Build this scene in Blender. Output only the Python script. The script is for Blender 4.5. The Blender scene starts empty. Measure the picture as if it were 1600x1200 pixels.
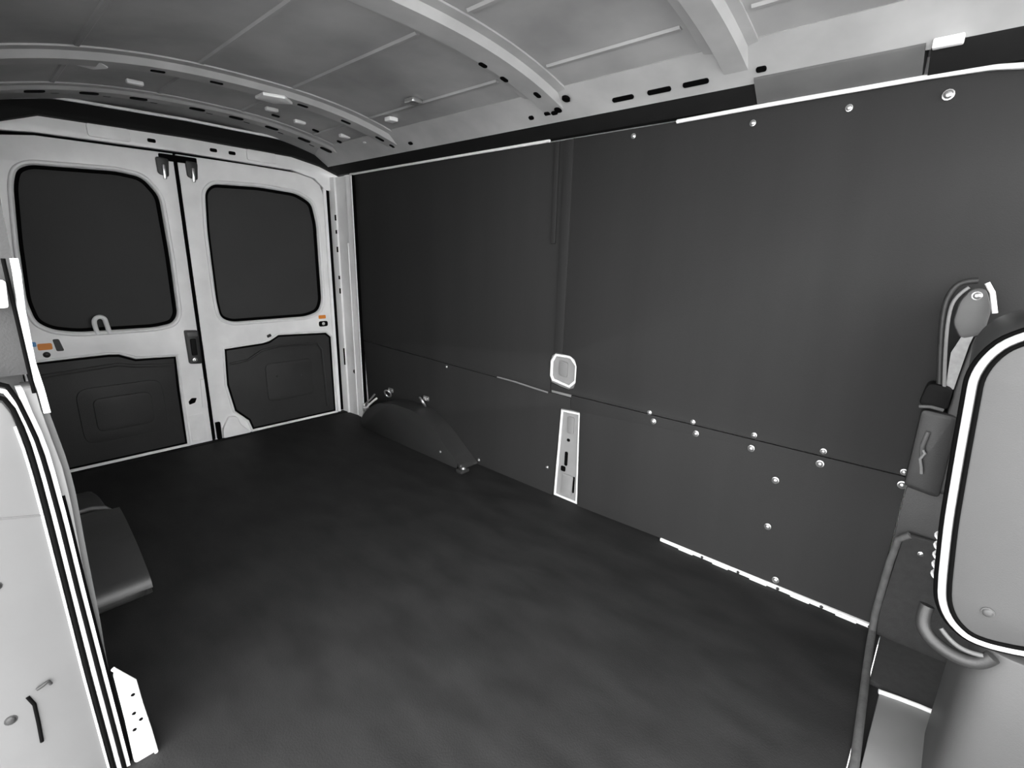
import bpy, bmesh, math, random
from mathutils import Matrix, Vector

S = bpy.context.scene
COL = S.collection
random.seed(7)

# ------------------------------------------------------------------ camera
# x = towards the cab, y = across the van towards the lined far wall, z = up
# metres; the load floor is z = 0, the open side doorway lies along y = 0
cam_d = bpy.data.cameras.new('camera')
cam = bpy.data.objects.new('camera', cam_d)
COL.objects.link(cam)
cam_d.sensor_width = 36.0
cam_d.lens = 17.37
cam_d.shift_y = 0.005
cam_d.clip_start = 0.01
cam.matrix_world = Matrix(((0.741, -0.192, 0.644, 0.0),
                           (0.671, 0.175, -0.720, 0.0),
                           (0.025, 0.966, 0.259, 0.95),
                           (0, 0, 0, 1)))
loc_, rot_, _ = cam.matrix_world.decompose()
cam.matrix_world = Matrix.Translation(loc_) @ rot_.normalized().to_matrix().to_4x4()
S.camera = cam

# ------------------------------------------------------------------ sky / light
world = bpy.data.worlds.new('overcast_sky')
S.world = world
world.use_nodes = True
wn = world.node_tree
wn.nodes.clear()
wo = wn.nodes.new('ShaderNodeOutputWorld')
wb = wn.nodes.new('ShaderNodeBackground')
wg = wn.nodes.new('ShaderNodeTexCoord')
ws = wn.nodes.new('ShaderNodeSeparateXYZ')
wr = wn.nodes.new('ShaderNodeValToRGB')
wr.color_ramp.elements[0].position = 0.0
wr.color_ramp.elements[0].color = (0.80, 0.80, 0.80, 1)
wr.color_ramp.elements[1].position = 1.0
wr.color_ramp.elements[1].color = (1.0, 1.0, 1.0, 1)
wn.links.new(wg.outputs['Generated'], ws.inputs[0])
wn.links.new(ws.outputs['Z'], wr.inputs[0])
wn.links.new(wr.outputs[0], wb.inputs['Color'])
wb.inputs['Strength'].default_value = 2.6
wn.links.new(wb.outputs[0], wo.inputs['Surface'])

S.view_settings.view_transform = 'Standard'
S.view_settings.look = 'None'
S.view_settings.gamma = 1.0
S.view_settings.use_curve_mapping = False
S.view_settings.exposure = 2.05

# ------------------------------------------------------------------ materials
def mat(name, col, rough=0.5, metal=0.0, var=0.12, scale=12.0, bump=0.0, bscale=200.0, spec=0.5, stretch=None):
    m = bpy.data.materials.new(name)
    m.use_nodes = True
    nt = m.node_tree
    b = nt.nodes['Principled BSDF']
    tc = nt.nodes.new('ShaderNodeTexCoord')
    mp = nt.nodes.new('ShaderNodeMapping')
    if stretch:
        mp.inputs['Scale'].default_value = stretch
    nt.links.new(tc.outputs['Object'], mp.inputs[0])
    n = nt.nodes.new('ShaderNodeTexNoise')
    n.inputs['Scale'].default_value = scale
    n.inputs['Detail'].default_value = 4.0
    nt.links.new(mp.outputs[0], n.inputs['Vector'])
    r = nt.nodes.new('ShaderNodeValToRGB')
    if isinstance(col, (int, float)):
        col = (col, col, col)
    r.color_ramp.elements[0].position = 0.3
    r.color_ramp.elements[1].position = 0.7
    r.color_ramp.elements[0].color = tuple(c * (1 - var) for c in col) + (1,)
    r.color_ramp.elements[1].color = tuple(min(1, c * (1 + var)) for c in col) + (1,)
    nt.links.new(n.outputs['Fac'], r.inputs[0])
    nt.links.new(r.outputs[0], b.inputs['Base Color'])
    b.inputs['Roughness'].default_value = rough
    b.inputs['Metallic'].default_value = metal
    b.inputs['Specular IOR Level'].default_value = spec
    if bump:
        n2 = nt.nodes.new('ShaderNodeTexNoise')
        n2.inputs['Scale'].default_value = bscale
        n2.inputs['Detail'].default_value = 3.0
        nt.links.new(tc.outputs['Object'], n2.inputs['Vector'])
        bp = nt.nodes.new('ShaderNodeBump')
        bp.inputs['Strength'].default_value = bump
        bp.inputs['Distance'].default_value = 0.002
        nt.links.new(n2.outputs['Fac'], bp.inputs['Height'])
        nt.links.new(bp.outputs[0], b.inputs['Normal'])
    return m

M = {
    'silver': mat('silver_body_paint', 0.87, 0.42, 0.0, 0.06, 9.0),
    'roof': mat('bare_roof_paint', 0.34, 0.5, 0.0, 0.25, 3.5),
    'bowpaint': mat('light_roof_bow_paint', 0.40, 0.5, 0.0, 0.15, 6.0),
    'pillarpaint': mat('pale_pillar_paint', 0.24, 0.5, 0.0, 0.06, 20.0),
    'white': mat('white_body_paint', 0.85, 0.35, 0.0, 0.04, 20.0),
    'liner': mat('dark_grey_liner_board', 0.027, 0.75, 0.0, 0.06, 3.0, 0.15, 400.0, spec=0.15, stretch=(3.0, 1.0, 0.25)),
    'floor': mat('dark_rubber_floor', 0.018, 0.70, 0.0, 0.25, 6.0, 0.4, 260.0, spec=0.2, stretch=(1.0, 2.2, 1.0)),
    'blank': mat('dark_window_blank', 0.046, 0.7, 0.0, 0.04, 5.0, 0.1, 300.0, spec=0.2),
    'card': mat('dark_door_card', 0.028, 0.6, 0.0, 0.08, 9.0, 0.3, 300.0, spec=0.35),
    'black': mat('black_trim', 0.007, 0.7, 0.0, 0.15, 14.0, 0.2, 200.0, spec=0.15),
    'seal': mat('black_rubber_seal', 0.002, 0.8, 0.0, 0.1, 20.0, spec=0.05),
    'dark': mat('charcoal_plastic', 0.022, 0.5, 0.0, 0.1, 20.0, 0.2, 300.0),
    'grey': mat('mid_grey_trim', 0.09, 0.55, 0.0, 0.1, 15.0, 0.1, 300.0),
    'lgrey': mat('light_grey_trim', 0.20, 0.5, 0.0, 0.06, 12.0),
    'arch': mat('moulded_black_arch_plastic', 0.036, 0.38, 0.0, 0.08, 10.0, 0.2, 300.0),
    'seat': mat('grey_seat_vinyl', 0.058, 0.55, 0.0, 0.05, 8.0, 0.15, 500.0),
    'piping': mat('white_seat_piping', 0.60, 0.4, 0.0, 0.03, 30.0),
    'carpet': mat('dark_cab_carpet', 0.028, 0.9, 0.0, 0.15, 60.0, 0.5, 500.0),
    'binding': mat('grey_carpet_binding', 0.085, 0.7, 0.0, 0.25, 40.0, 0.4, 200.0),
    'steel': mat('bright_zinc_steel', 0.75, 0.28, 0.9, 0.08, 40.0),
    'edge': mat('grey_side_door_paint', 0.13, 0.5, 0.0, 0.03, 12.0),
    'orange': mat('orange_marker', (0.75, 0.25, 0.03), 0.5, 0.0, 0.05, 30.0),
    'blue': mat('blue_marker', (0.10, 0.30, 0.60), 0.5, 0.0, 0.05, 30.0),
    'belt': mat('grey_belt_webbing', 0.34, 0.7, 0.0, 0.1, 90.0, 0.3, 600.0),
    'ground': mat('pale_concrete', 0.38, 0.9, 0.0, 0.2, 8.0, 0.5, 80.0),
}

# ------------------------------------------------------------------ helpers
def link(name, me, m, parent=None):
    o = bpy.data.objects.new(name, me)
    COL.objects.link(o)
    if m is not None:
        me.materials.clear()
        me.materials.append(M[m])
    if parent is not None:
        o.parent = parent
        o.matrix_parent_inverse = world_mat(parent).inverted()
    return o

def world_mat(o):
    mw = o.matrix_basis.copy()
    if o.parent is not None:
        mw = world_mat(o.parent) @ o.matrix_parent_inverse @ mw
    return mw

def tag(o, label=None, cat=None, group=None, kind=None):
    if label: o['label'] = label
    if cat: o['category'] = cat
    if group: o['group'] = group
    if kind: o['kind'] = kind
    return o

def empty(name, loc, label=None, cat=None, group=None, kind=None):
    o = bpy.data.objects.new(name, None)
    o.empty_display_size = 0.05
    COL.objects.link(o)
    o.location = loc
    return tag(o, label, cat, group, kind)

def finish(bm, name, m, parent=None, smooth=True, angle=35):
    bmesh.ops.recalc_face_normals(bm, faces=bm.faces)
    me = bpy.data.meshes.new(name)
    bm.to_mesh(me)
    bm.free()
    if smooth:
        shade(me, angle)
    return link(name, me, m, parent)

def shade(me, angle=35):
    for p in me.polygons:
        p.use_smooth = True
    me.set_sharp_from_angle(angle=math.radians(angle))

def box(name, lo, hi, m, parent=None, bevel=0.0, seg=2):
    bm = bmesh.new()
    c = [(a + b) / 2 for a, b in zip(lo, hi)]
    s = [abs(b - a) for a, b in zip(lo, hi)]
    bmesh.ops.create_cube(bm, size=1.0, matrix=Matrix.Translation(c) @ Matrix.Diagonal(s + [1]))
    if bevel:
        bmesh.ops.bevel(bm, geom=bm.edges[:], offset=min(bevel, min(s) * 0.45), segments=seg, affect='EDGES', profile=0.5)
    return finish(bm, name, m, parent)

def rounded(poly, r, seg=6):
    """fillet the corners of a closed 2-D polygon"""
    out = []
    n = len(poly)
    for i in range(n):
        p = Vector(poly[i]); a = Vector(poly[i - 1]); b = Vector(poly[(i + 1) % n])
        ri = r[i] if isinstance(r, (list, tuple)) else r
        u = (a - p); v = (b - p)
        d = min(ri, u.length * 0.48, v.length * 0.48)
        if d < 1e-5:
            out.append(tuple(p)); continue
        p0 = p + u.normalized() * d; p1 = p + v.normalized() * d
        for k in range(seg + 1):
            t = k / seg
            out.append(tuple(p0 * (1 - t) ** 2 + p * 2 * t * (1 - t) + p1 * t * t))
    return out

def plate_mesh(outer, holes, plane, off, thick, bevel=0.0):
    """flat board with holes; plane 'yz' (at x=off..off+thick), 'xz' (at y), 'xy' (at z)"""
    cu = bpy.data.curves.new('tmp', 'CURVE')
    cu.dimensions = '2D'
    cu.fill_mode = 'BOTH'
    cu.extrude = max(0.0, thick / 2 - bevel)
    cu.bevel_depth = bevel
    cu.bevel_resolution = 1
    cu.offset = -bevel
    for loop in [outer] + list(holes):
        sp = cu.splines.new('POLY')
        sp.points.add(len(loop) - 1)
        for pt, q in zip(sp.points, loop):
            pt.co = (q[0], q[1], 0, 1)
        sp.use_cyclic_u = True
    o = bpy.data.objects.new('tmp', cu)
    COL.objects.link(o)
    dg = bpy.context.evaluated_depsgraph_get()
    me = bpy.data.meshes.new_from_object(o.evaluated_get(dg))
    bpy.data.objects.remove(o)
    bpy.data.curves.remove(cu)
    mid = off + thick / 2
    for v in me.vertices:
        u, w, d = v.co
        v.co = {'yz': (mid + d, u, w), 'xz': (u, mid + d, w), 'xy': (u, w, mid + d)}[plane]
    bm = bmesh.new(); bm.from_mesh(me)
    bmesh.ops.remove_doubles(bm, verts=bm.verts, dist=1e-5)
    bmesh.ops.recalc_face_normals(bm, faces=bm.faces)
    bm.to_mesh(me); bm.free()
    shade(me, 40)
    return me

def plate(name, outer, holes, plane, off, thick, m, parent=None, bevel=0.0):
    me = plate_mesh(outer, holes, plane, off, thick, bevel)
    me.name = name
    return link(name, me, m, parent)

def tube(name, pts, r, m, parent=None, cyclic=False, res=3, smooth=False):
    cu = bpy.data.curves.new('tmp', 'CURVE')
    cu.dimensions = '3D'
    cu.bevel_depth = r
    cu.bevel_resolution = res
    cu.use_fill_caps = True
    sp = cu.splines.new('NURBS' if smooth else 'POLY')
    sp.points.add(len(pts) - 1)
    for pt, q in zip(sp.points, pts):
        pt.co = (q[0], q[1], q[2], 1)
    if smooth:
        sp.order_u = 3; sp.use_endpoint_u = not cyclic; sp.resolution_u = 4
    sp.use_cyclic_u = cyclic
    o = bpy.data.objects.new('tmp', cu)
    COL.objects.link(o)
    dg = bpy.context.evaluated_depsgraph_get()
    me = bpy.data.meshes.new_from_object(o.evaluated_get(dg))
    bpy.data.objects.remove(o); bpy.data.curves.remove(cu)
    me.name = name
    shade(me, 50)
    return link(name, me, m, parent)

def sweep(name, path, section, m, parent=None, closed=True, up=Vector((0, 0, 1))):
    """sweep a section [(side, up)] along a 3-D polyline path"""
    bm = bmesh.new()
    rings = []
    n = len(path)
    P = [Vector(p) for p in path]
    for i, p in enumerate(P):
        t = (P[min(i + 1, n - 1)] - P[max(i - 1, 0)]).normalized()
        s = t.cross(up).normalized()
        uu = s.cross(t).normalized()
        rings.append([bm.verts.new(p + s * a + uu * b) for a, b in section])
    k = len(section)
    for i in range(n - 1):
        for j in range(k if closed else k - 1):
            bm.faces.new((rings[i][j], rings[i][(j + 1) % k], rings[i + 1][(j + 1) % k], rings[i + 1][j]))
    if closed:
        bm.faces.new(rings[0]); bm.faces.new(rings[-1])
    return finish(bm, name, m, parent)

def dome(name, c, r, axis, m, parent=None, flat=0.5, slot=False):
    """screw / rivet head standing on a surface: a flange and a low crown turned about 'axis'"""
    bm = bmesh.new()
    prof = [(0.0, flat), (0.45, flat * 0.92), (0.72, flat * 0.62), (0.80, flat * 0.30), (1.0, flat * 0.22), (1.0, 0.0)]
    N = 12
    rings = []
    for q, hgt in prof:
        if q == 0:
            rings.append([bm.verts.new((0, 0, hgt * r))])
        else:
            rings.append([bm.verts.new((q * r * math.cos(a * math.tau / N), q * r * math.sin(a * math.tau / N), hgt * r)) for a in range(N)])
    for a in range(N):
        bm.faces.new((rings[0][0], rings[1][a], rings[1][(a + 1) % N]))
        for i in range(1, len(rings) - 1):
            bm.faces.new((rings[i][a], rings[i + 1][a], rings[i + 1][(a + 1) % N], rings[i][(a + 1) % N]))
    rot = Vector((0, 0, 1)).rotation_difference(Vector(axis)).to_matrix().to_4x4()
    bmesh.ops.transform(bm, matrix=Matrix.Translation(c) @ rot, verts=bm.verts)
    return finish(bm, name, m, parent)

L = -2.735      # inner plane of the rear doors
W = 1.507       # face of the lined far wall

# ================================================================== SETTING
g = box('ground', (-9, -9, -0.62), (9, 9, -0.55), 'ground')
tag(g, 'pale concrete ground outside the van', 'ground', kind='structure')

fl = box('floor', (L - 0.02, 0.0, -0.04), (0.004, W + 0.02, 0.0), 'floor')
tag(fl, 'dark rubber load floor of the van', 'floor', kind='structure')
# bright lip of the floor at the rear doors
box('sill_lip', (L + 0.004, 0.24, 0.0), (L + 0.022, 0.47, 0.012), 'silver', fl, 0.004)
box('sill_lip', (L + 0.004, 1.03, 0.0), (L + 0.022, 1.41, 0.012), 'silver', fl, 0.004)
box('sill_plate', (L - 0.02, 0.12, -0.02), (L + 0.05, 1.50, 0.004), 'black', fl, 0.002)

# ------------------------------------------------------------------ far side wall
wl = box('wall_left', (-2.60, W + 0.030, -0.06), (1.15, W + 0.045, 1.42), 'white')
tag(wl, 'far van side wall lined with dark grey boards', 'wall', kind='structure')

T = 0.010
# upper boards, with a rounded-square cut-out shared by both at the pillar
ur = [(-2.500, 0.470), (-1.145, 0.436), (-1.148, 0.478), (-1.157, 0.500), (-1.158, 0.560), (-1.150, 0.582), (-1.130, 0.596), (-1.098, 0.598), (-1.098, 1.345), (-2.548, 1.345)]
up_rear = plate('upper_wall_board', ur, [], 'xz', W, T, 'liner', wl, 0.002)
uf = [(-1.097, 0.598), (-1.060, 0.596), (-1.036, 0.584), (-1.026, 0.560), (-1.026, 0.500), (-1.034, 0.474), (-1.060, 0.464), (-1.100, 0.468), (-1.140, 0.477), (-1.143, 0.447),
      (0.20, 0.447), (0.20, 1.18), (0.19, 1.23), (0.16, 1.275), (0.11, 1.308), (0.04, 1.330), (-0.04, 1.342), (-0.15, 1.345), (-1.097, 1.345)]
up_front = plate('upper_wall_board', uf, [], 'xz', W - 0.003, T, 'liner', wl, 0.002)
# joint strip between the upper boards
box('joint_strip', (-1.172, W - 0.008, 1.00), (-1.150, W + 0.002, 1.343), 'liner', wl, 0.003)
box('joint_strip', (-1.128, W - 0.010, 0.602), (-1.088, W + 0.002, 1.343), 'liner', wl, 0.003)
# lower boards with a tall notch over the pillar
lr = [(-2.470, 0.0), (-1.112, 0.0), (-1.096, 0.380), (-1.046, 0.384), (-1.046, 0.432), (-2.495, 0.466)]
lo_rear = plate('lower_wall_board', lr, [], 'xz', W + 0.002, T, 'liner', wl, 0.002)
lf = [(-0.985, 0.0), (-0.60, 0.010), (-0.02, 0.014), (-0.02, 0.444), (-1.044, 0.444), (-1.044, 0.386), (-1.000, 0.386)]
lo_front = plate('lower_wall_board', lf, [], 'xz', W - 0.001, T, 'liner', wl, 0.002)
# glint on the lifted edge of the rear lower board, modelled as a pale tube
tube('edge_glint', [(-1.43, W - 0.004, 0.447), (-1.33, W - 0.007, 0.446), (-1.25, W - 0.005, 0.440), (-1.15, W - 0.009, 0.436)], 0.0035, 'lgrey', wl)
# white painted pillar behind the cut-outs, with its holes and seams
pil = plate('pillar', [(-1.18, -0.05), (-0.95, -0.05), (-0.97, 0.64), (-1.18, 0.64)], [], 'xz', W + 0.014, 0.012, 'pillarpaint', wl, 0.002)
for (x0, z0, x1, z1) in ((-1.060, 0.250, -1.046, 0.262), (-1.066, 0.145, -1.052, 0.205), (-1.082, 0.118, -1.060, 0.140), (-1.052, 0.300, -1.038, 0.318), (-1.020, 0.040, -1.012, 0.110)):
    plate('slot', rounded([(x0, z0), (x1, z0), (x1, z1), (x0, z1)], 0.006, 3), [], 'xz', W + 0.0115, 0.003, 'seal', pil)
plate('raised_rib', rounded([(-1.075, 0.02), (-1.025, 0.02), (-1.018, 0.11), (-1.070, 0.11)], 0.008, 3), [], 'xz', W + 0.008, 0.006, 'pillarpaint', pil, 0.002)
plate('raised_rib', rounded([(-1.060, 0.285), (-1.030, 0.285), (-1.030, 0.355), (-1.062, 0.355)], 0.008, 3), [], 'xz', W + 0.009, 0.005, 'lgrey', pil, 0.002)
plate('raised_rib', rounded([(-1.115, 0.51), (-1.075, 0.505), (-1.075, 0.565), (-1.115, 0.57)], 0.008, 3), [], 'xz', W + 0.009, 0.005, 'lgrey', pil, 0.002)
tube('cutout_rim', [(x, W + 0.010, z) for x, z in [(-1.150, 0.502), (-1.150, 0.560), (-1.130, 0.588), (-1.06, 0.588), (-1.034, 0.560), (-1.034, 0.500), (-1.06, 0.474), (-1.14, 0.486)]], 0.006, 'white', pil, True)
tube('cutout_rim', [(x, W + 0.010, z) for x, z in [(-1.103, 0.006), (-0.994, 0.006), (-1.006, 0.376), (-1.088, 0.372)]], 0.006, 'white', pil, True)
# body flange showing under the front board
box('sill_flange', (-0.63, W - 0.006, 0.0), (-0.02, W + 0.012, 0.012), 'white', wl, 0.003)
for k in range(5):
    x = -0.56 + k * 0.115
    dome('flange_bolt', (x + 0.08, W - 0.006, 0.006), 0.005, (0, -1, 0), 'dark', wl, 0.5)
    box('flange_tab', (x, W - 0.011, 0.0), (x + 0.05, W - 0.004, 0.009), 'silver', wl, 0.002)
# screws through the boards
def screw(x, z, par, r=0.0105):
    o = dome('screw', (x, W - 0.004, z), r, (0, -1, 0), 'steel', par, 0.7)
    return o
for x, z in ((-0.717, 0.452), (-0.567, 0.455), (-0.383, 0.460), (-0.205, 0.461), (-0.029, 0.457),
             (-0.11, 1.309), (-0.291, 1.312), (-0.508, 1.310), (-0.863, 1.323)):
    screw(x, z, up_front, 0.011 if x in (-0.11,) else 0.008)
for x, z in ((-0.700, 0.425), (-0.553, 0.420), (-0.385, 0.418), (-0.207, 0.424), (-0.027, 0.423), (-0.307, 0.341), (-0.306, 0.191), (-0.26, 0.030)):
    screw(x, z, lo_front, 0.010)
for x, z in ((-1.142, 0.116), (-1.77, 0.435), (-1.545, 0.025)):
    dome('screw', (x, W + 0.001, z), 0.008, (0, -1, 0), 'steel', lo_rear, 0.7)

plate('cab_side_trim', [(-0.018, 0.0), (1.12, 0.0), (1.12, 0.70), (0.205, 0.70), (0.205, 0.442), (-0.018, 0.442)], [], 'xz', W + 0.003, T, 'dark', wl, 0.002)
# top edge of the far wall: white body flange, then the dark cant rail
fr = [(-2.52, W - 0.008, 1.347), (-2.2, W - 0.009, 1.348), (-1.7, W - 0.011, 1.348), (-1.19, W - 0.011, 1.348)]
tube('body_flange', fr, 0.0055, 'white', wl)
fr2 = [(-0.72, W - 0.011, 1.342), (-0.5, W - 0.012, 1.346), (-0.15, W - 0.012, 1.349), (-0.05, W - 0.012, 1.347), (0.04, W - 0.012, 1.335), (0.11, W - 0.012, 1.312), (0.165, W - 0.012, 1.277), (0.195, W - 0.012, 1.23)]
tube('body_flange', fr2, 0.0055, 'white', wl)

# ------------------------------------------------------------------ ceiling
YC = 0.80
def roof_z(y):
    return 1.525 - 0.110 * min(1.15, abs((y - YC) / 0.70)) ** 2.4
ys = [-0.02 + i * (1.62 / 40) for i in range(41)]
bm = bmesh.new()
top = []; bot = []
xs = [-2.78 + i * 0.12 for i in range(28)]
grid = [[bm.verts.new((x, y, roof_z(y) - (0.02 * max(0, (-2.55 - x) / 0.2)) )) for y in ys] for x in xs]
grid2 = [[bm.verts.new((x, y, roof_z(y) + 0.012)) for y in ys] for x in xs]
for i in range(len(xs) - 1):
    for j in range(len(ys) - 1):
        bm.faces.new((grid[i][j], grid[i][j + 1], grid[i + 1][j + 1], grid[i + 1][j]))
        bm.faces.new((grid2[i][j], grid2[i + 1][j], grid2[i + 1][j + 1], grid2[i][j + 1]))
for i in range(len(xs) - 1):
    for gcol in (0, len(ys) - 1):
        bm.faces.new((grid[i][gcol], grid[i + 1][gcol], grid2[i + 1][gcol], grid2[i][gcol]))
for j in range(len(ys) - 1):
    for grow in (0, len(xs) - 1):
        bm.faces.new((grid[grow][j], grid[grow][j + 1], grid2[grow][j + 1], grid2[grow][j]))
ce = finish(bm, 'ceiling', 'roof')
tag(ce, 'bare painted metal van roof with pressed cross bows', 'ceiling', kind='structure')

def bow(name, x, w, drop, m, y0=0.06, y1=1.47, n=28, hat=0.02):
    path = [(x, y0 + (y1 - y0) * i / n, roof_z(y0 + (y1 - y0) * i / n) - drop) for i in range(n + 1)]
    h = w / 2
    # hat section: wide flanges, raised middle
    sec = [(-h, drop - 0.001), (-h, drop - 0.006), (-h * 0.62, drop - 0.008), (-h * 0.45, 0.0), (h * 0.45, 0.0), (h * 0.62, drop - 0.008), (h, drop - 0.006), (h, drop - 0.001)]
    return sweep(name, path, sec, m, ce)
b1 = bow('roof_bow', -1.12, 0.17, 0.026, 'bowpaint')
b2 = bow('roof_bow', -2.03, 0.16, 0.026, 'bowpaint')
b3 = bow('roof_bow', -0.54, 0.13, 0.026, 'bowpaint')
b4 = bow('roof_bow', -2.50, 0.14, 0.018, 'bowpaint')
b5 = bow('roof_bow', 0.14, 0.14, 0.026, 'bowpaint')
# holes pressed into the bows
def roof_slot(x, y, lx, ly, par, drop, m='seal'):
    z = roof_z(y) - drop
    bmx = bmesh.new()
    pts = rounded([(-lx, -ly), (lx, -ly), (lx, ly), (-lx, ly)], min(lx, ly) * 0.9, 3)
    lo = [bmx.verts.new((x + a, y + b, roof_z(y + b) - drop - 0.003)) for a, b in pts]
    hi = [bmx.verts.new((x + a, y + b, roof_z(y + b) - drop + 0.004)) for a, b in pts]
    bmx.faces.new(lo); bmx.faces.new(hi)
    for i in range(len(pts)):
        bmx.faces.new((lo[i], lo[(i + 1) % len(pts)], hi[(i + 1) % len(pts)], hi[i]))
    return finish(bmx, 'slot', m, par)
for y in (1.13, 1.22, 1.33):
    roof_slot(-1.155 + 0.04 * (y > 1.3), y, 0.008, 0.014, b1, 0.026)
for y, x in ((1.42, -1.10), (1.43, -1.15), (1.38, -1.04)):
    roof_slot(x, y, 0.012, 0.012, b1, 0.026)
for y in (0.55, 0.72, 1.02, 1.20, 1.36, 1.43):
    roof_slot(-2.03, y, 0.008, 0.020, b2, 0.026)
for y in (0.30, 0.45, 0.60, 0.80, 0.95, 1.10, 1.25, 1.36):
    roof_slot(-2.50, y, 0.016, 0.028, b4, 0.018)
    roof_slot(-2.545, y + 0.06, 0.006, 0.012, b4, 0.013)
# bright bracket on the second bow
bxp = [(-2.07, 0.86), (-2.00, 0.86), (-1.98, 0.93), (-2.03, 0.98), (-2.08, 0.93)]
plate('roof_bracket', bxp, [], 'xy', 1.486, 0.012, 'white', ce, 0.003)
# lengthwise swages of the roof skin
def bead(y, x0, x1, w=0.02, d=0.006, m='roof'):
    path = [(x0 + (x1 - x0) * i / 8, y, roof_z(y) - d) for i in range(9)]
    return sweep('roof_swage', path, [(-w / 2, d), (-w / 4, 0), (w / 4, 0), (w / 2, d)], m, ce)
for y in (0.34, 0.65, 0.95, 1.26):
    for x0, x1 in ((-1.94, -1.22), (-1.02, -0.62), (-2.42, -2.12), (-0.46, 0.06)):
        bead(y, x0, x1)
box('cable_clip', (-1.63, 1.20, roof_z(1.22) - 0.02), (-1.58, 1.245, roof_z(1.22) - 0.004), 'steel', ce, 0.004)
box('cable_clip', (-1.86, 1.27, roof_z(1.28) - 0.02), (-1.82, 1.31, roof_z(1.28) - 0.004), 'white', ce, 0.004)
plate('roof_bracket', rounded([(-2.10, 0.33), (-2.03, 0.32), (-2.01, 0.40), (-2.06, 0.43), (-2.11, 0.40)], 0.01, 3), [], 'xy', 1.470, 0.014, 'white', ce, 0.003)
# small brackets and drain holes along the rear of the roof
for x, y in ((-2.30, 0.52), (-2.28, 0.98), (-2.33, 1.12), (-2.27, 1.30), (-2.20, 1.38)):
    box('cable_clip', (x, y, roof_z(y) - 0.016), (x + 0.022, y + 0.05, roof_z(y) - 0.002), 'white', ce, 0.004)
for y in (1.06, 1.24, 1.36, 1.41):
    roof_slot(-2.36, y, 0.010, 0.016, ce, 0.001)
box('wire_connector', (-0.52, 1.43, 1.440), (-0.50, 1.45, 1.456), 'blue', ce, 0.003)  # blue chromatic fleck, built here as a small solid block

# side roof rail along the far wall: light metal lip with slots over a dark cant rail
def side_sweep(name, x0, x1, sec, m, n=10):
    bmx = bmesh.new()
    rings = []
    for i in range(n + 1):
        x = x0 + (x1 - x0) * i / n
        rings.append([bmx.verts.new((x, a, b)) for a, b in sec])
    k = len(sec)
    for i in range(n):
        for j in range(k):
            bmx.faces.new((rings[i][j], rings[i][(j + 1) % k], rings[i + 1][(j + 1) % k], rings[i + 1][j]))
    bmx.faces.new(rings[0]); bmx.faces.new(rings[-1])
    return finish(bmx, name, m, None)
lip = side_sweep('trim_1', -2.68, 0.40, [(1.450, 1.398), (1.458, 1.391), (1.468, 1.400), (1.455, 1.410), (1.405, 1.440), (1.365, 1.464), (1.360, 1.458), (1.400, 1.432)], 'bowpaint')
tag(lip, 'light metal roof rail along the top of the far wall', 'roof rail', kind='structure')
def rail_slot(x, ln):
    a, b = 1.428, 1.4129
    pts = rounded([(-ln, -0.007), (ln, -0.007), (ln, 0.007), (-ln, 0.007)], 0.006, 3)
    bmx = bmesh.new()
    d = Vector((0, -0.047, 0.027)).normalized(); nrm = Vector((0, -0.027, -0.047)).normalized()
    vs = [bmx.verts.new(Vector((x, a, b)) + Vector((p, 0, 0)) + d * q + nrm * 0.004) for p, q in pts]
    vs2 = [bmx.verts.new(v.co - nrm * 0.006) for v in vs]
    bmx.faces.new(vs); bmx.faces.new(vs2)
    for i in range(len(vs)):
        bmx.faces.new((vs[i], vs[(i + 1) % len(vs)], vs2[(i + 1) % len(vs)], vs2[i]))
    return finish(bmx, 'slot', 'seal', lip)
for x, ln in ((-0.865, 0.035), (-0.75, 0.035), (-0.645, 0.035), (-0.48, 0.012), (-1.22, 0.010), (-1.12, 0.012), (-1.9, 0.012)):
    rail_slot(x, ln)
cr = [(1.454, 1.400), (1.456, 1.394), (1.492, 1.352), (1.520, 1.352), (1.520, 1.430), (1.470, 1.412)]
r1 = side_sweep('trim_2', -2.64, -0.503, cr, 'black')
tag(r1, 'long black cant rail above the far wall boards', 'cant rail', kind='structure')
r2 = side_sweep('trim_3', -0.50, -0.162, [(a - 0.012 if a < 1.46 else a, b) for a, b in cr], 'grey')
tag(r2, 'short grey headliner end piece on the far roof rail', 'cant rail', kind='structure')
r3 = side_sweep('trim_4', -0.152, 0.40, [(a - 0.004, b - 0.002) for a, b in cr], 'black')
tag(r3, 'black cab headliner edge above the driver seat', 'cant rail', kind='structure')
box('clip_tab', (-0.15, 1.434, 1.385), (-0.10, 1.450, 1.404), 'silver', r3, 0.003)

# ------------------------------------------------------------------ rear frame
wbk = box('rear_light_block', (L - 0.060, -0.02, -0.10), (L - 0.022, 1.60, 1.50), 'seal')  # black backing plate added to stop sky light showing through the door gaps
tag(wbk, 'black backing plate added behind the rear doors to block light leaks', 'light block', kind='structure')
hd = plate('trim_5', [(0.10, 1.30), (0.16, 1.345), (0.30, 1.358), (0.78, 1.364), (1.28, 1.356), (1.40, 1.330), (1.455, 1.280), (1.53, 1.270),
                      (1.58, 1.36), (1.52, 1.405), (1.31, 1.430), (0.80, 1.436), (0.33, 1.428), (0.20, 1.390), (0.10, 1.36)], [], 'yz', L - 0.01, 0.03, 'silver', None, 0.004)
tag(hd, 'silver painted header above the rear doors', 'header', kind='structure')
for y0, y1, z0 in ((0.46, 0.60, 1.372), (1.06, 1.20, 1.372)):
    plate('raised_plate', rounded([(y0, z0), (y1, z0), (y1, z0 + 0.05), (y0, z0 + 0.05)], 0.012, 3), [], 'yz', L + 0.018, 0.010, 'white', hd, 0.003)
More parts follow.
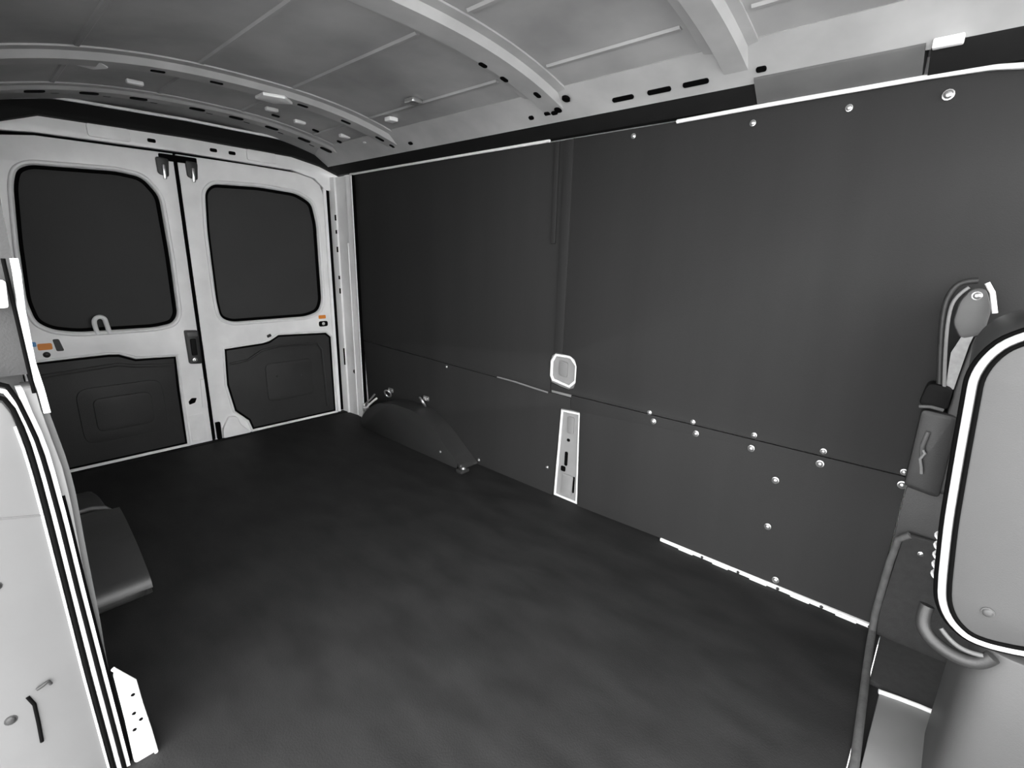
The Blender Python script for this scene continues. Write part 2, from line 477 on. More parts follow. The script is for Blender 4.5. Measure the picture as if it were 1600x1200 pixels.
for y in (0.66, 0.90, 0.98):
    plate('slot', rounded([(y, 1.385), (y + 0.03, 1.385), (y + 0.03, 1.400), (y, 1.400)], 0.006, 3), [], 'yz', L + 0.019, 0.004, 'seal', hd)
bb = plate('trim_6', [(0.06, 1.34), (0.21, 1.376), (0.32, 1.417), (0.80, 1.425), (1.28, 1.418), (1.43, 1.392), (1.55, 1.352), (1.58, 1.42), (1.46, 1.466), (1.29, 1.482), (0.80, 1.487), (0.35, 1.478), (0.20, 1.440), (0.06, 1.41)],
           [], 'yz', L + 0.012, 0.05, 'black', None, 0.006)
tag(bb, 'black band across the roof above the rear doors', 'trim band', kind='structure')
rl = tube('trim_7', [(L + 0.065, 0.22, 1.450), (L + 0.065, 0.36, 1.484), (L + 0.065, 0.80, 1.493), (L + 0.065, 1.28, 1.488), (L + 0.065, 1.45, 1.466)], 0.006, 'silver')
tag(rl, 'thin silver lip along the black rear band', 'trim lip', kind='structure')

# rear corner posts
def post(name, pts, z0, z1, m, parent=None):
    bmx = bmesh.new()
    lo = [bmx.verts.new((x, y, z0)) for x, y in pts]
    hi = [bmx.verts.new((x, y, z1)) for x, y in pts]
    n = len(pts)
    for i in range(n):
        bmx.faces.new((lo[i], lo[(i + 1) % n], hi[(i + 1) % n], hi[i]))
    bmx.faces.new(lo); bmx.faces.new(hi)
    return finish(bmx, name, m, parent, angle=25)
pf = post('trim_8', [(L, 1.446), (L + 0.016, 1.446), (L + 0.018, 1.462), (L + 0.004, 1.466), (L + 0.004, 1.484), (L + 0.030, 1.486), (L + 0.060, 1.488), (L + 0.066, 1.496), (L + 0.150, 1.503), (L + 0.165, 1.498), (L + 0.225, 1.506), (L + 0.225, 1.54), (L, 1.54)], 0.0, 1.345, 'silver')
tag(pf, 'silver corner post beside the right rear door', 'post', kind='structure')
box('seal', (L + 0.002, 1.467, 0.01), (L + 0.012, 1.483, 1.30), 'seal', pf, 0.002)
for z, h in ((0.30, 0.10), (0.72, 0.03), (0.80, 0.02), (0.95, 0.03), (1.05, 0.02), (1.12, 0.03)):
    box('slot', (L + 0.052, 1.484, z), (L + 0.062, 1.4885, z + h), 'seal', pf)
tube('post_rim', [(L + 0.222, 1.500, 0.004), (L + 0.222, 1.500, 1.34)], 0.006, 'white', pf)
tube('post_rim', [(L + 0.150, 1.500, 0.004), (L + 0.150, 1.500, 1.0)], 0.004, 'white', pf)
box('edge_seal', (L + 0.229, 1.496, 0.002), (L + 0.243, 1.512, 1.345), 'seal', pf, 0.003)
dome('bolt', (L + 0.14, 1.500, 0.27), 0.012, (0.1, -1, 0), 'dark', pf, 0.6)
pn = post('trim_9', [(L, 0.118), (L + 0.016, 0.118), (L + 0.018, 0.102), (L + 0.004, 0.098), (L + 0.004, 0.086), (L + 0.06, 0.082), (L + 0.12, 0.07), (L + 0.2, 0.06), (L + 0.2, 0.02), (L, 0.02)], 0.0, 1.345, 'lgrey')
tag(pn, 'grey corner post beside the left rear door', 'post', kind='structure')
for z in (0.62, 0.70, 0.80, 0.86, 0.97, 1.08):
    box('slot', (L + 0.02, 0.078, z), (L + 0.05, 0.0845, z + 0.03), 'seal', pn)

# ------------------------------------------------------------------ rear doors
def mirror(poly, c=0.7525):
    return [(2 * c - a, b) for a, b in reversed(poly)]
# outlines in (y, z) of the right-hand door
w2 = [(0.857, 1.206), (0.894, 1.244), (1.098, 1.253), (1.291, 1.243), (1.372, 1.202), (1.391, 1.097), (1.389, 0.679), (1.365, 0.622), (1.290, 0.599), (0.905, 0.597), (0.855, 0.622), (0.846, 0.704), (0.846, 1.034)]
l2 = [(0.856, 0.463), (1.040, 0.473), (1.075, 0.480), (1.125, 0.508), (1.396, 0.496), (1.424, 0.470), (1.424, 0.017), (0.945, 0.017), (0.930, 0.070), (0.868, 0.137), (0.846, 0.281)]
d2o = [(0.760, 0.004), (1.441, 0.004), (1.441, 1.250), (1.425, 1.298), (1.385, 1.328), (1.300, 1.345), (1.10, 1.350), (0.760, 1.352)]
w1 = [(0.212, 1.162), (0.230, 1.219), (0.269, 1.241), (0.533, 1.252), (0.620, 1.240), (0.672, 1.170), (0.678, 0.914), (0.675, 0.652), (0.651, 0.612), (0.579, 0.598), (0.309, 0.601), (0.233, 0.618), (0.191, 0.652), (0.178, 0.734), (0.191, 0.952)]
l1 = [(0.150, 0.490), (0.395, 0.494), (0.430, 0.490), (0.488, 0.462), (0.641, 0.454), (0.636, 0.317), (0.634, 0.018), (0.150, 0.018)]
d1o = [(0.122, 0.004), (0.746, 0.004), (0.746, 1.352), (0.30, 1.347), (0.20, 1.332), (0.150, 1.300), (0.122, 1.250)]

def inset(poly, d):
    """shrink a polygon towards its centroid side by d (simple vertex normals)"""
    n = len(poly)
    area = sum(poly[i - 1][0] * poly[i][1] - poly[i][0] * poly[i - 1][1] for i in range(n))
    sg = 1 if area > 0 else -1
    out = []
    for i in range(n):
        a = Vector(poly[i - 1]); p = Vector(poly[i]); b = Vector(poly[(i + 1) % n])
        t1 = (p - a).normalized(); t2 = (b - p).normalized()
        n1 = Vector((-t1.y, t1.x)) * sg; n2 = Vector((-t2.y, t2.x)) * sg
        nn = (n1 + n2).normalized()
        k = d / max(0.5, nn.dot(n1))
        out.append(tuple(p + nn * k))
    return out

def rear_door(name, label, outer, win, low):
    base = (L, sum(p[0] for p in outer) / len(outer), 0.0)
    dr = empty(name, base, label, 'van door', None, 'structure')
    fr_ = plate('door_frame', outer, [rounded(win, 0.03, 4), low], 'yz', L, 0.026, 'silver', dr, 0.005)
    ring = rounded(win, 0.03, 4)
    tube('window_rim', [(L + 0.027, a, b) for a, b in inset(ring, -0.010)], 0.008, 'white', fr_, True)
    tube('card_rim', [(L + 0.027, a, b) for a, b in inset(low, -0.008)], 0.006, 'white', fr_, True)
    wp = plate('window_blank', inset(rounded(win, 0.03, 4), -0.006), [], 'yz', L - 0.004, 0.008, 'blank', dr, 0.001)
    tube('window_seal', [(L + 0.006, a, b) for a, b in inset(ring, 0.004)], 0.0095, 'seal', wp, True)
    lp = plate('lower_card', inset(low, 0.004), [], 'yz', L + 0.003, 0.018, 'card', dr, 0.004)
    tube('card_seam', [(L + 0.020, a, b) for a, b in inset(low, 0.003)], 0.0065, 'seal', lp, True)
    return dr, fr_, wp, lp

D1, f1, wp1, lp1 = rear_door('door_1', 'left rear door with dark blanked window and small pull loop', d1o, w1, l1)
D2, f2, wp2, lp2 = rear_door('door_2', 'right rear door with dark blanked window beside the corner post', d2o, w2, l2)

# embossed shapes on the lower cards
def emboss(par, y0, y1, z0, z1, h=0.010, r=0.03, m='card'):
    return plate('embossed_panel', rounded([(y0, z0), (y1, z0), (y1, z1), (y0, z1)], r, 5), [], 'yz', L + 0.019, h, m, par, 0.004)
emboss(lp1, 0.26, 0.57, 0.11, 0.36, 0.010, 0.05)
emboss(lp1, 0.31, 0.52, 0.16, 0.31, 0.018, 0.03)
plate('card_ledge', [(0.16, 0.425), (0.42, 0.440), (0.48, 0.425), (0.63, 0.410), (0.63, 0.425), (0.48, 0.440), (0.42, 0.455), (0.16, 0.440)], [], 'yz', L + 0.019, 0.010, 'card', lp1, 0.003)
dome('card_clip', (L + 0.021, 0.545, 0.215), 0.014, (1, 0, 0), 'dark', lp1, 0.6)
emboss(lp2, 1.04, 1.30, 0.15, 0.36, 0.008, 0.03)
tube('card_groove', [(L + 0.022, 0.87, 0.385), (L + 0.022, 0.96, 0.395), (L + 0.022, 1.03, 0.435), (L + 0.022, 1.12, 0.450), (L + 0.022, 1.34, 0.440), (L + 0.022, 1.365, 0.40), (L + 0.022, 1.375, 0.06)], 0.006, 'dark', lp2)
dome('card_clip', (L + 0.021, 1.095, 0.290), 0.013, (1, 0, 0), 'dark', lp2, 0.6)
dome('card_clip', (L + 0.021, 1.235, 0.270), 0.013, (1, 0, 0), 'dark', lp2, 0.6)

# centre latch and meeting-edge hardware
lt = plate('latch', rounded([(0.690, 0.415), (0.742, 0.410), (0.744, 0.572), (0.688, 0.576)], 0.008, 3), [], 'yz', L + 0.024, 0.022, 'dark', D1, 0.004)
box('latch_lever', (L + 0.046, 0.702, 0.455), (L + 0.060, 0.726, 0.535), 'black', lt, 0.005)
box('latch_plate', (L + 0.045, 0.694, 0.545), (L + 0.052, 0.738, 0.566), 'grey', lt, 0.002)
dome('latch_bolt', (L + 0.046, 0.714, 0.432), 0.010, (1, 0, 0), 'steel', lt, 0.6)
box('centre_seal', (L + 0.008, 0.7465, 0.01), (L + 0.030, 0.7595, 1.335), 'seal', D1, 0.003)
plate('stile_recess', rounded([(0.667, 0.212), (0.692, 0.218), (0.702, 0.240), (0.680, 0.243), (0.665, 0.228)], 0.004, 3), [], 'yz', L + 0.0245, 0.004, 'seal', f1)
plate('stile_plate', rounded([(0.655, 0.02), (0.720, 0.02), (0.720, 0.16), (0.655, 0.16)], 0.01, 3), [], 'yz', L + 0.0245, 0.006, 'white', f1, 0.002)
plate('striker_plate', [(0.720, 0.19), (0.744, 0.19), (0.744, 0.33), (0.728, 0.33)], [], 'yz', L + 0.0245, 0.008, 'silver', f1, 0.002)
plate('stile_foot', rounded([(0.790, 0.008), (0.930, 0.008), (0.880, 0.065), (0.868, 0.110), (0.830, 0.118), (0.795, 0.06)], 0.012, 3), [], 'yz', L + 0.022, 0.024, 'white', f2, 0.005)
box('foot_catch', (L + 0.03, 0.764, 0.01), (L + 0.05, 0.785, 0.10), 'seal', D2, 0.004)
for y, par in ((0.700, D1), (0.812, D2)):
    hk = plate('top_catch', rounded([(y - 0.022, 1.262), (y + 0.016, 1.250), (y + 0.024, 1.325), (y - 0.024, 1.330)], 0.01, 3), [], 'yz', L + 0.024, 0.018, 'dark', par, 0.003)
    box('catch_pin', (L + 0.040, y - 0.006, 1.240), (L + 0.050, y + 0.006, 1.300), 'steel', hk, 0.003)
box('catch_cover', (L + 0.024, 0.690, 1.318), (L + 0.040, 0.835, 1.345), 'seal', D2, 0.004)
# pull loop on the left door's window sill
tube('pull_loop', [(L + 0.030, 0.372, 0.590), (L + 0.042, 0.364, 0.630), (L + 0.046, 0.368, 0.655), (L + 0.046, 0.386, 0.664), (L + 0.046, 0.402, 0.655), (L + 0.042, 0.405, 0.630), (L + 0.030, 0.412, 0.590)], 0.009, 'white', D1, False, 3, True)
# fasteners and coloured marker stickers on the door sills
stk = plate('marker_sticker', rounded([(0.178, 0.540), (0.222, 0.540), (0.222, 0.566), (0.178, 0.566)], 0.006, 3), [], 'yz', L + 0.0255, 0.003, 'orange', D1)
plate('marker_sticker', rounded([(0.160, 0.556), (0.176, 0.556), (0.176, 0.575), (0.160, 0.575)], 0.004, 3), [], 'yz', L + 0.0255, 0.003, 'blue', D1)
tag(stk, 'small orange sticker')
plate('sill_slot', rounded([(0.232, 0.530), (0.256, 0.530), (0.246, 0.580), (0.226, 0.580)], 0.006, 3), [], 'yz', L + 0.0245, 0.003, 'dark', D1)
dome('sill_bolt', (L + 0.026, 0.200, 0.520), 0.012, (1, 0, 0), 'dark', D1, 0.6)
plate('marker_sticker', rounded([(1.360, 0.580), (1.402, 0.580), (1.402, 0.600), (1.360, 0.600)], 0.005, 3), [], 'yz', L + 0.0255, 0.003, 'orange', D2)
plate('sill_slot', rounded([(1.358, 0.535), (1.412, 0.535), (1.412, 0.566), (1.358, 0.566)], 0.012, 3), [], 'yz', L + 0.0245, 0.003, 'seal', D2)
dome('sill_bolt', (L + 0.027, 1.386, 0.551), 0.009, (1, 0, 0), 'steel', D2, 0.6)
plate('sill_slot', rounded([(1.068, 0.500), (1.090, 0.508), (1.084, 0.522), (1.064, 0.514)], 0.004, 3), [], 'yz', L + 0.0245, 0.003, 'dark', D2)

# ------------------------------------------------------------------ near side: rear quarter, door pillar, slid-back door
def interp(tab, z):
    tab = sorted(tab, key=lambda t: t[1])
    if z <= tab[0][1]: return tab[0][0]
    for (y0, z0), (y1, z1) in zip(tab, tab[1:]):
        if z <= z1:
            return y0 + (y1 - y0) * (z - z0) / (z1 - z0)
    return tab[-1][0]
XP = -1.0
tabA = [(0.040, 0.0), (0.038, 0.116), (0.036, 0.236), (0.035, 0.401), (0.034, 0.546), (0.033, 0.612), (0.031, 0.662), (0.028, 0.693), (0.024, 0.718)]
tabB = [(0.054, 0.0), (0.052, 0.105), (0.049, 0.271), (0.047, 0.395), (0.046, 0.528), (0.044, 0.608), (0.042, 0.656), (0.037, 0.691), (0.031, 0.728)]
tabC = [(0.066, 0.0), (0.064, 0.095), (0.066, 0.238), (0.069, 0.311), (0.071, 0.442), (0.074, 0.553), (0.073, 0.607), (0.069, 0.649), (0.064, 0.700), (0.063, 0.736), (0.060, 0.781), (0.062, 0.86), (0.066, 0.91), (0.068, 1.02), (0.076, 1.10), (0.095, 1.25), (0.12, 1.36)]

wr_ = box('wall_right', (L, 0.0, -0.06), (XP - 0.08, 0.045, 1.36), 'grey')
tag(wr_, 'near van side wall behind the doorway pillar', 'wall', kind='structure')

def band(name, f0, f1, z0, z1, x, depth, m, parent, n=24):
    pts0 = [(f0(z0 + (z1 - z0) * i / n), z0 + (z1 - z0) * i / n) for i in range(n + 1)]
    pts1 = [(f1(z0 + (z1 - z0) * i / n), z0 + (z1 - z0) * i / n) for i in range(n, -1, -1)]
    return plate(name, pts0 + pts1, [], 'yz', x - depth, depth, m, parent)
A = lambda z: interp(tabA, z)
B = lambda z: interp(tabB, z)
Cc = lambda z: interp(tabC, z)

pl = empty('trim_10', (XP, 0.055, -0.05), 'stepped grey pillar of the side doorway with black rubber seals', 'pillar', None, 'structure')
band('pillar_face', lambda z: B(z) + 0.003, lambda z: B(z) + 0.010, -0.05, 0.74, XP - 0.004, 0.05, 'silver', pl)
band('pillar_step', lambda z: B(z) + 0.010, lambda z: max(B(z) + 0.012, Cc(z) - 0.009), -0.05, 0.74, XP - 0.016, 0.06, 'lgrey', pl)
band('pillar_trim', lambda z: max(B(z) + 0.012, Cc(z) - 0.009), lambda z: max(B(z) + 0.013, Cc(z)), -0.05, 0.76, XP - 0.028, 0.10, 'grey', pl)
band('pillar_upper', lambda z: -0.02, lambda z: Cc(z) - 0.004, 0.76, 1.34, XP - 0.03, 0.06, 'dark', pl)
band('pillar_edge', lambda z: Cc(z) - 0.007, lambda z: Cc(z) + 0.001, 0.70, 0.93, XP - 0.012, 0.05, 'silver', pl)
plate('pillar_block', rounded([(-0.03, 0.862), (0.046, 0.862), (0.049, 0.900), (-0.03, 0.902)], 0.004, 3), [], 'yz', XP - 0.03, 0.03, 'white', pl, 0.002)
# rubber seals running down the pillar and round the top corner of the door
def sealtube(name, f, z0, z1, x, r, m, parent, tail=None, n=26):
    pts = [(x, f(z0 + (z1 - z0) * i / n), z0 + (z1 - z0) * i / n) for i in range(n + 1)]
    if tail: pts += [(x, a, b) for a, b in tail]
    return tube(name, pts, r, m, parent)
sealtube('door_seal', lambda z: A(z) + 0.001, -0.05, 0.718, XP + 0.004, 0.0032, 'seal', pl, [(0.019, 0.734), (0.008, 0.741), (-0.03, 0.744)])
sealtube('seal_rib', lambda z: (A(z) + B(z)) / 2 + 0.001, -0.05, 0.722, XP + 0.001, 0.0035, 'white', pl, [(0.022, 0.744), (0.010, 0.750), (-0.03, 0.753)])
sealtube('door_seal', lambda z: B(z) + 0.001, -0.05, 0.728, XP + 0.002, 0.0034, 'seal', pl, [(0.025, 0.752), (0.012, 0.759), (-0.03, 0.762)])
sealtube('inner_seal', lambda z: B(z) + 0.0125, -0.05, 0.56, XP - 0.016, 0.0022, 'seal', pl)
sealtube('inner_seal', lambda z: 0.0515, 0.735, 0.93, XP - 0.006, 0.0026, 'seal', pl)
# bright lower bracket at the foot of the pillar
bk = plate('pillar_bracket', rounded([(0.070, 0.0), (0.104, 0.0), (0.101, 0.060), (0.096, 0.120), (0.094, 0.172), (0.074, 0.212), (0.068, 0.205), (0.070, 0.10)], 0.006, 3), [], 'yz', XP - 0.012, 0.012, 'silver', pl, 0.002)
tube('bracket_rim', [(XP + 0.001, 0.069, 0.222), (XP + 0.001, 0.094, 0.178), (XP + 0.001, 0.0965, 0.122), (XP + 0.001, 0.101, 0.06), (XP + 0.001, 0.104, 0.0)], 0.0035, 'white', bk)
for y, z in ((0.088, 0.150), (0.084, 0.110), (0.080, 0.075), (0.092, 0.09)):
    dome('rivet_hole', (XP + 0.0005, y, z), 0.0035, (1, 0, 0), 'seal', bk, 0.3)

# slid-back side door: its light painted leading edge
sd = empty('door_3', (XP, -0.05, -0.10), 'light grey edge of the slid-back side door at far left', 'van door', None, 'structure')
edge = [(-0.20, -0.10)] + [(A(z) - 0.003, z) for z in [-0.10 + 0.81 * i / 24 for i in range(25)]] + [(0.016, 0.728), (0.006, 0.735), (-0.03, 0.738), (-0.20, 0.738)]
sde = plate('door_edge', edge, [], 'yz', XP - 0.036, 0.036, 'edge', sd, 0.002)
plate('door_skin', rounded([(-2.15, -0.10), (XP - 0.030, -0.10), (XP - 0.034, 1.10), (XP - 0.075, 1.30), (-2.10, 1.30)], 0.06, 4), [], 'xz', -0.20, 0.12, 'edge', sd, 0.01)
tube('edge_crease', [(XP + 0.0005, -0.06, 0.560), (XP + 0.0005, -0.016, 0.555), (XP + 0.0005, 0.030, 0.543)], 0.0012, 'grey', sde)
tube('edge_bead', [(XP + 0.0003, A(z) - 0.0055, z) for z in [-0.05 + 0.74 * i / 20 for i in range(21)]], 0.0018, 'white', sde)
dome('edge_bolt', (XP, -0.038, 0.450), 0.007, (1, 0, 0), 'dark', sde, 0.5)
lk = tube('lock_catch', [(XP + 0.004, -0.026, 0.251), (XP + 0.006, -0.018, 0.255), (XP + 0.004, -0.011, 0.257), (XP + 0.003, -0.009, 0.249)], 0.0025, 'dark', sd)
tube('lock_slot', [(XP + 0.001, -0.038, 0.243), (XP + 0.002, -0.033, 0.225), (XP + 0.002, -0.034, 0.19), (XP + 0.002, -0.036, 0.15)], 0.0026, 'seal', sd)
dome('edge_bolt', (XP, -0.062, 0.215), 0.008, (1, 0, 0), 'dark', sd, 0.5)

# ================================================================== THINGS
# ------------------------------------------------------------------ wheel arch covers
def arch(name, y0, y1, label, prof, side, bev=0.030):
    a = empty(name, ((-1.95), (y0 + y1) / 2, 0.0), label, 'wheel arch', 'moulded wheel arch covers')
    bmx = bmesh.new()
    P = rounded(prof, 0.05, 5)
    n = len(P)
    lo = [bmx.verts.new((x, y0, z)) for x, z in P]
    hi = [bmx.verts.new((x, y1, z)) for x, z in P]
    for i in range(n):
        bmx.faces.new((lo[i], lo[(i + 1) % n], hi[(i + 1) % n], hi[i]))
    fl_, fh = bmx.faces.new(lo), bmx.faces.new(hi)
    face = fl_ if side < 0 else fh
    ed = [e for e in face.edges if max(v.co.z for v in e.verts) > 0.001]
    bmesh.ops.bevel(bmx, geom=ed, offset=bev, segments=6, affect='EDGES', profile=0.6)
    finish(bmx, 'cover', 'arch', a, angle=50)
    return a
prof = [(-1.535, 0.0), (-1.60, 0.045), (-1.763, 0.158), (-1.886, 0.205), (-2.075, 0.205), (-2.236, 0.172), (-2.35, 0.10), (-2.43, 0.0)]
af = arch('wheel_arch_cover', 1.405, W - 0.001, 'black moulded wheel arch cover at the foot of the far lined wall', prof, -1)
prof_n = [(-1.535, 0.0), (-1.550, 0.050), (-1.66, 0.112), (-1.80, 0.152), (-1.90, 0.160), (-1.90, 0.0)]
an = arch('wheel_arch_cover', 0.05, 0.226, 'black moulded wheel arch cover beside the side doorway pillar', prof_n, 1, 0.055)
prof_r = rounded([(-1.885, 0.0), (-1.885, 0.132), (-2.10, 0.118), (-2.28, 0.070), (-2.42, 0.0)], 0.04, 4)
plate('rear_cover', prof_r, [], 'xz', 0.05, 0.158, 'arch', an, 0.012)
tube('cover_seam', [(-1.893, 0.055, 0.159), (-1.893, 0.165, 0.159), (-1.893, 0.195, 0.149), (-1.893, 0.218, 0.120)], 0.007, 'grey', an)
b_ = box('cover_foot', (-1.560, 1.375, 0.0), (-1.520, 1.425, 0.016), 'arch', af, 0.005)
dome('foot_bolt', (-1.538, 1.402, 0.014), 0.013, (0, 0, 1), 'steel', af, 0.9)
dome('foot_bolt', (-1.70, 1.4045, 0.05), 0.006, (0, -1, 0), 'steel', af, 0.7)

# ------------------------------------------------------------------ tie-down rings and loose wiring by the far wheel arch
def ring(x, z, label, tilt, r=0.024):
    t = empty('tie_down_ring', (x, W - 0.004, z), label, 'tie-down ring', 'tie-down rings on the far wall')
    plate('base_plate', rounded([(x - 0.022, z - 0.012), (x + 0.022, z - 0.012), (x + 0.022, z + 0.012), (x - 0.022, z + 0.012)], 0.008, 3), [], 'xz', W - 0.004, 0.006, 'steel', t, 0.001)
    pts = []
    for k in range(14):
        a = math.tau * k / 14
        u, v = r * math.cos(a), r * 0.8 * math.sin(a) - r * 0.6
        pts.append((x + u * math.cos(tilt) - v * math.sin(tilt) * 0.3, W - 0.010 - 0.012 * (1 + math.sin(a)), z + v + u * math.sin(tilt)))
    tube('ring', pts, 0.0045, 'steel', t, True)
    for s in (-1, 1):
        dome('bolt', (x + s * 0.014, W - 0.004, z), 0.005, (0, -1, 0), 'steel', t, 0.7)
    return t
ring(-2.24, 0.225, 'zinc tie-down ring on the far wall above the rear of the wheel arch', 0.4)
ring(-1.93, 0.245, 'zinc tie-down ring on the far wall above the crest of the wheel arch', -0.6)
cb = empty('cable_bundle', (-2.42, W - 0.03, 0.0), 'short bundle of light wires in the rear corner by the wheel arch', 'cable')
tube('wire', [(-2.485, W - 0.04, 0.006), (-2.46, W - 0.05, 0.05), (-2.42, W - 0.05, 0.09), (-2.38, W - 0.045, 0.13), (-2.35, W - 0.02, 0.16)], 0.006, 'white', cb, False, 3, True)
tube('wire', [(-2.47, W - 0.02, 0.08), (-2.44, W - 0.04, 0.115), (-2.40, W - 0.04, 0.135), (-2.37, W - 0.02, 0.18)], 0.005, 'lgrey', cb, False, 3, True)
box('wire_connector', (-2.435, W - 0.065, 0.075), (-2.405, W - 0.040, 0.097), 'steel', cb, 0.003)
box('wire_connector', (-2.480, W - 0.04, 0.085), (-2.455, W - 0.02, 0.105), 'white', cb, 0.003)

# ------------------------------------------------------------------ cab floor and carpet
cf = box('cab_floor', (0.006, 0.0, -0.06), (1.15, W + 0.028, -0.012), 'dark')
tag(cf, 'dark cab floor under the driver seat', 'floor', kind='structure')
cp = empty('cab_carpet', (0.0, 1.40, 0.0), 'dark cab carpet with pale bound edge turned up the far wall', 'carpet')
box('carpet', (0.006, 1.293, -0.011), (0.80, W - 0.006, 0.002), 'carpet', cp, 0.002)
plate('kick_carpet', rounded([(-0.012, 0.0), (0.80, 0.0), (0.80, 0.305), (0.0, 0.305)], 0.012, 3), [], 'xz', W - 0.020, 0.014, 'carpet', cp, 0.003)
tube('edge_binding', [(0.016, 1.00, 0.003), (0.010, 1.10, 0.003), (0.004, 1.20, 0.003), (-0.004, 1.32, 0.004), (-0.010, 1.42, 0.006), (-0.013, W - 0.026, 0.010), (-0.016, W - 0.020, 0.06), (-0.015, W - 0.020, 0.14), (-0.013, W - 0.020, 0.22), (-0.008, W - 0.020, 0.285), (0.012, W - 0.020, 0.305)], 0.0085, 'binding', cp)
dome('carpet_stud', (0.040, W - 0.020, 0.265), 0.006, (0, -1, 0), 'steel', cp, 0.7)
sp_ = empty('seat_mount', (0.3, 1.1, -0.01), 'light grey seat mounting plate on the cab floor with bright rim', 'mounting plate')
plate('plate', [(0.022, 0.85), (0.62, 0.85), (0.62, 1.283), (0.19, 1.283), (0.10, 1.276), (0.028, 1.262)], [], 'xy', -0.012, 0.016, 'lgrey', sp_, 0.003)
tube('rim', [(0.026, 1.262, 0.006), (0.06, 1.270, 0.006), (0.10, 1.277, 0.006), (0.19, 1.285, 0.006), (0.60, 1.287, 0.006)], 0.0055, 'white', sp_)

# ------------------------------------------------------------------ driver seat
seat = empty('driver_seat', (0.28, 1.15, 0.0), 'grey driver seat with white piping at the right edge', 'seat')
NY = 0.95       # near side of the seat
so = [(0.030, 0.800), (0.034, 0.740), (0.038, 0.680), (0.046, 0.573), (0.057, 0.480), (0.063, 0.445), (0.078, 0.417), (0.102, 0.400), (0.127, 0.400), (0.175, 0.412), (0.215, 0.440), (0.200, 0.600), (0.185, 0.760), (0.165, 0.850), (0.125, 0.885), (0.085, 0.876), (0.050, 0.852), (0.036, 0.826)]
so = rounded(so, 0.03, 3)
sb = plate('seat_back', so, [], 'xz', NY, 0.46, 'seat', seat, 0.012)
ringp = so
tube('piping', [(x, NY + 0.004, z) for x, z in inset(ringp, 0.001)], 0.0055, 'piping', sb, True)
tube('piping_groove', [(x, NY - 0.001, z) for x, z in inset(ringp, 0.0095)], 0.0032, 'seal', sb, True)
tube('piping_shadow_gap', [(x, NY + 0.010, z) for x, z in inset(ringp, -0.006)], 0.004, 'seal', sb, True)
# headrest on two posts
hr = plate('headrest', rounded([(0.105, 0.935), (0.195, 0.935), (0.20, 1.07), (0.185, 1.10), (0.125, 1.10), (0.105, 1.06)], 0.03, 4), [], 'xz', 1.05, 0.26, 'seat', seat, 0.015)
for y in (1.11, 1.25):
    tube('headrest_post', [(0.145, y, 0.86), (0.148, y, 0.95)], 0.006, 'steel', hr)
# cushion, base and recliner trim
plate('cushion', rounded([(0.230, 0.455), (0.225, 0.388), (0.60, 0.388), (0.64, 0.42), (0.62, 0.49), (0.25, 0.480)], 0.03, 4), [], 'xz', NY + 0.005, 0.45, 'seat', seat, 0.015)
base_p = rounded([(0.112, NY + 0.005), (0.58, NY + 0.005), (0.58, NY + 0.30), (0.112, NY + 0.30)], 0.055, 8)
plate('seat_base', base_p, [], 'xy', 0.006, 0.384, 'seat', seat, 0.004)
tube('recliner_trim', [(0.050, NY + 0.02, 0.420), (0.047, NY + 0.014, 0.395), (0.058, NY + 0.006, 0.376), (0.080, NY + 0.0, 0.366), (0.105, NY - 0.004, 0.364), (0.126, NY - 0.004, 0.372), (0.134, NY - 0.002, 0.388)], 0.010, 'dark', seat, False, 4, True)
tube('recliner_lever', [(0.072, NY + 0.004, 0.398), (0.085, NY - 0.002, 0.386), (0.108, NY - 0.006, 0.381), (0.124, NY - 0.006, 0.386)], 0.0035, 'grey', seat, False, 3, True)
# coiled cable at the back of the seat
pts = []
for k in range(64):
    t = k / 63
    a = t * math.tau * 5
    pts.append((0.046 + 0.010 * t + 0.008 * math.cos(a), NY + 0.06 + 0.010 * math.sin(a), 0.535 - 0.085 * t))
tube('coiled_cable', pts, 0.0022, 'white', seat, False, 2)
dome('seat_badge_button', (0.115, NY - 0.001, 0.455), 0.008, (0, -1, 0), 'seat', sb, 0.5)

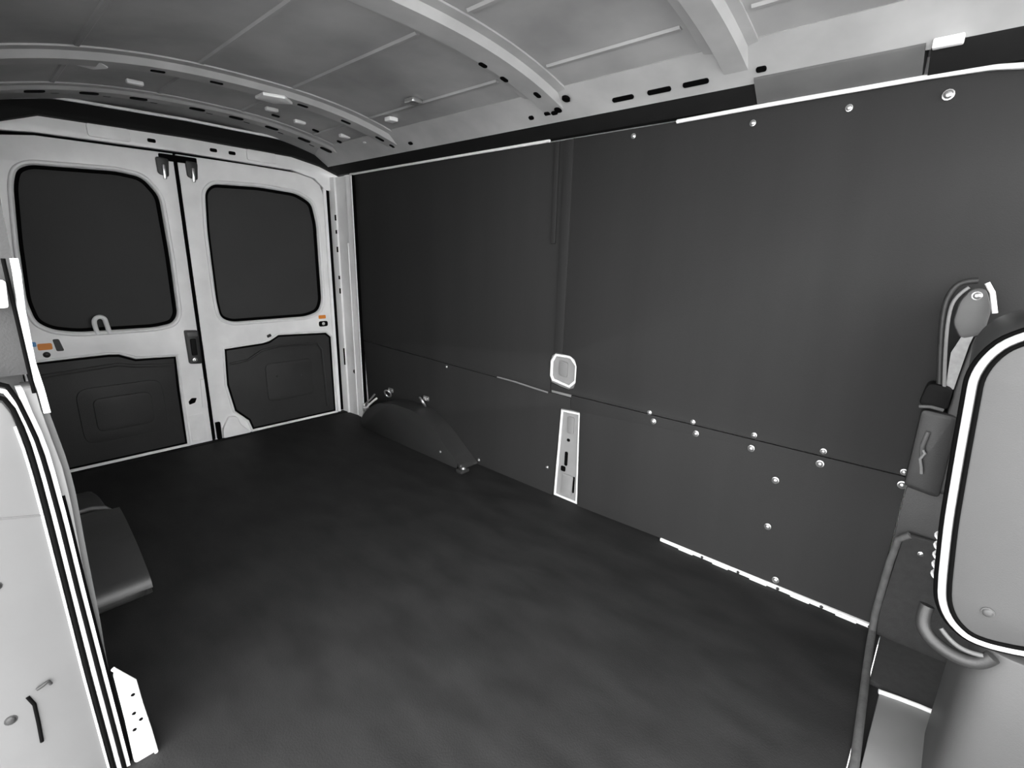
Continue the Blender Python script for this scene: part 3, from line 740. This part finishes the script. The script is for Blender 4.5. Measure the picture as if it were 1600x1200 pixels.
# ------------------------------------------------------------------ seat belt on the door post behind the driver seat
sbt = empty('seat_belt', (0.0, 1.46, 0.48), 'seat belt with arched guide and dark buckle on wall behind seat', 'seat belt')
YB = 1.45
tube('guide_arch', [(-0.004, YB, 0.690), (-0.018, YB, 0.770), (-0.031, YB, 0.867), (-0.024, YB, 0.908), (-0.008, YB, 0.924), (0.014, YB, 0.926)], 0.0065, 'dark', sbt, False, 3, True)
tube('guide_arch_trim', [(0.004, YB - 0.008, 0.690), (-0.010, YB - 0.008, 0.770), (-0.021, YB - 0.008, 0.860), (-0.014, YB - 0.008, 0.895), (0.002, YB - 0.008, 0.912)], 0.0035, 'lgrey', sbt, False, 3, True)
plate('guide_cover', rounded([(-0.010, 0.835), (-0.008, 0.880), (0.006, 0.910), (0.030, 0.910), (0.046, 0.870), (0.044, 0.815), (0.010, 0.800)], 0.012, 4), [], 'xz', YB - 0.006, 0.04, 'grey', sbt, 0.006)
tube('guide_bar', [(0.028, YB - 0.012, 0.922), (0.040, YB - 0.012, 0.903), (0.052, YB - 0.012, 0.862)], 0.0048, 'white', sbt)
dome('guide_bolt', (0.018, YB - 0.006, 0.895), 0.009, (0, -1, 0), 'steel', sbt, 0.7)
plate('webbing', [(0.006, 0.690), (0.020, 0.690), (0.026, 0.790), (0.032, 0.828), (0.016, 0.828), (0.000, 0.770)], [], 'xz', YB - 0.004, 0.003, 'belt', sbt)
plate('pillar_trim', rounded([(0.018, 0.44), (0.10, 0.44), (0.075, 0.80), (0.030, 0.82), (0.020, 0.70)], 0.012, 3), [], 'xz', YB + 0.006, 0.045, 'dark', sbt, 0.006)
plate('buckle', rounded([(-0.034, 0.645), (0.018, 0.640), (0.020, 0.695), (-0.026, 0.700)], 0.014, 4), [], 'xz', YB - 0.014, 0.05, 'black', sbt, 0.008)
tube('buckle_rim', [(-0.030, YB - 0.014, 0.642), (-0.010, YB - 0.018, 0.646), (0.012, YB - 0.014, 0.642)], 0.004, 'grey', sbt)
plate('retractor', rounded([(-0.024, 0.440), (0.045, 0.430), (0.040, 0.630), (-0.026, 0.636)], 0.014, 4), [], 'xz', YB - 0.004, 0.05, 'dark', sbt, 0.008)
tube('retractor_tongue', [(-0.004, YB - 0.008, 0.585), (-0.008, YB - 0.012, 0.55), (-0.004, YB - 0.008, 0.525)], 0.005, 'grey', sbt)
tube('belt_hook', [(-0.008, YB - 0.010, 0.545), (0.000, YB - 0.016, 0.535), (-0.006, YB - 0.016, 0.520), (0.000, YB - 0.014, 0.500), (0.003, YB - 0.010, 0.484)], 0.0032, 'lgrey', sbt)

# ------------------------------------------------------------------ the rest of the cab (mostly beyond the right edge of the frame)
wf = box('wall_front', (1.10, -0.02, -0.06), (1.16, W + 0.03, 0.72), 'dark')
tag(wf, 'dark dashboard bulkhead at the front of the cab', 'bulkhead', kind='structure')
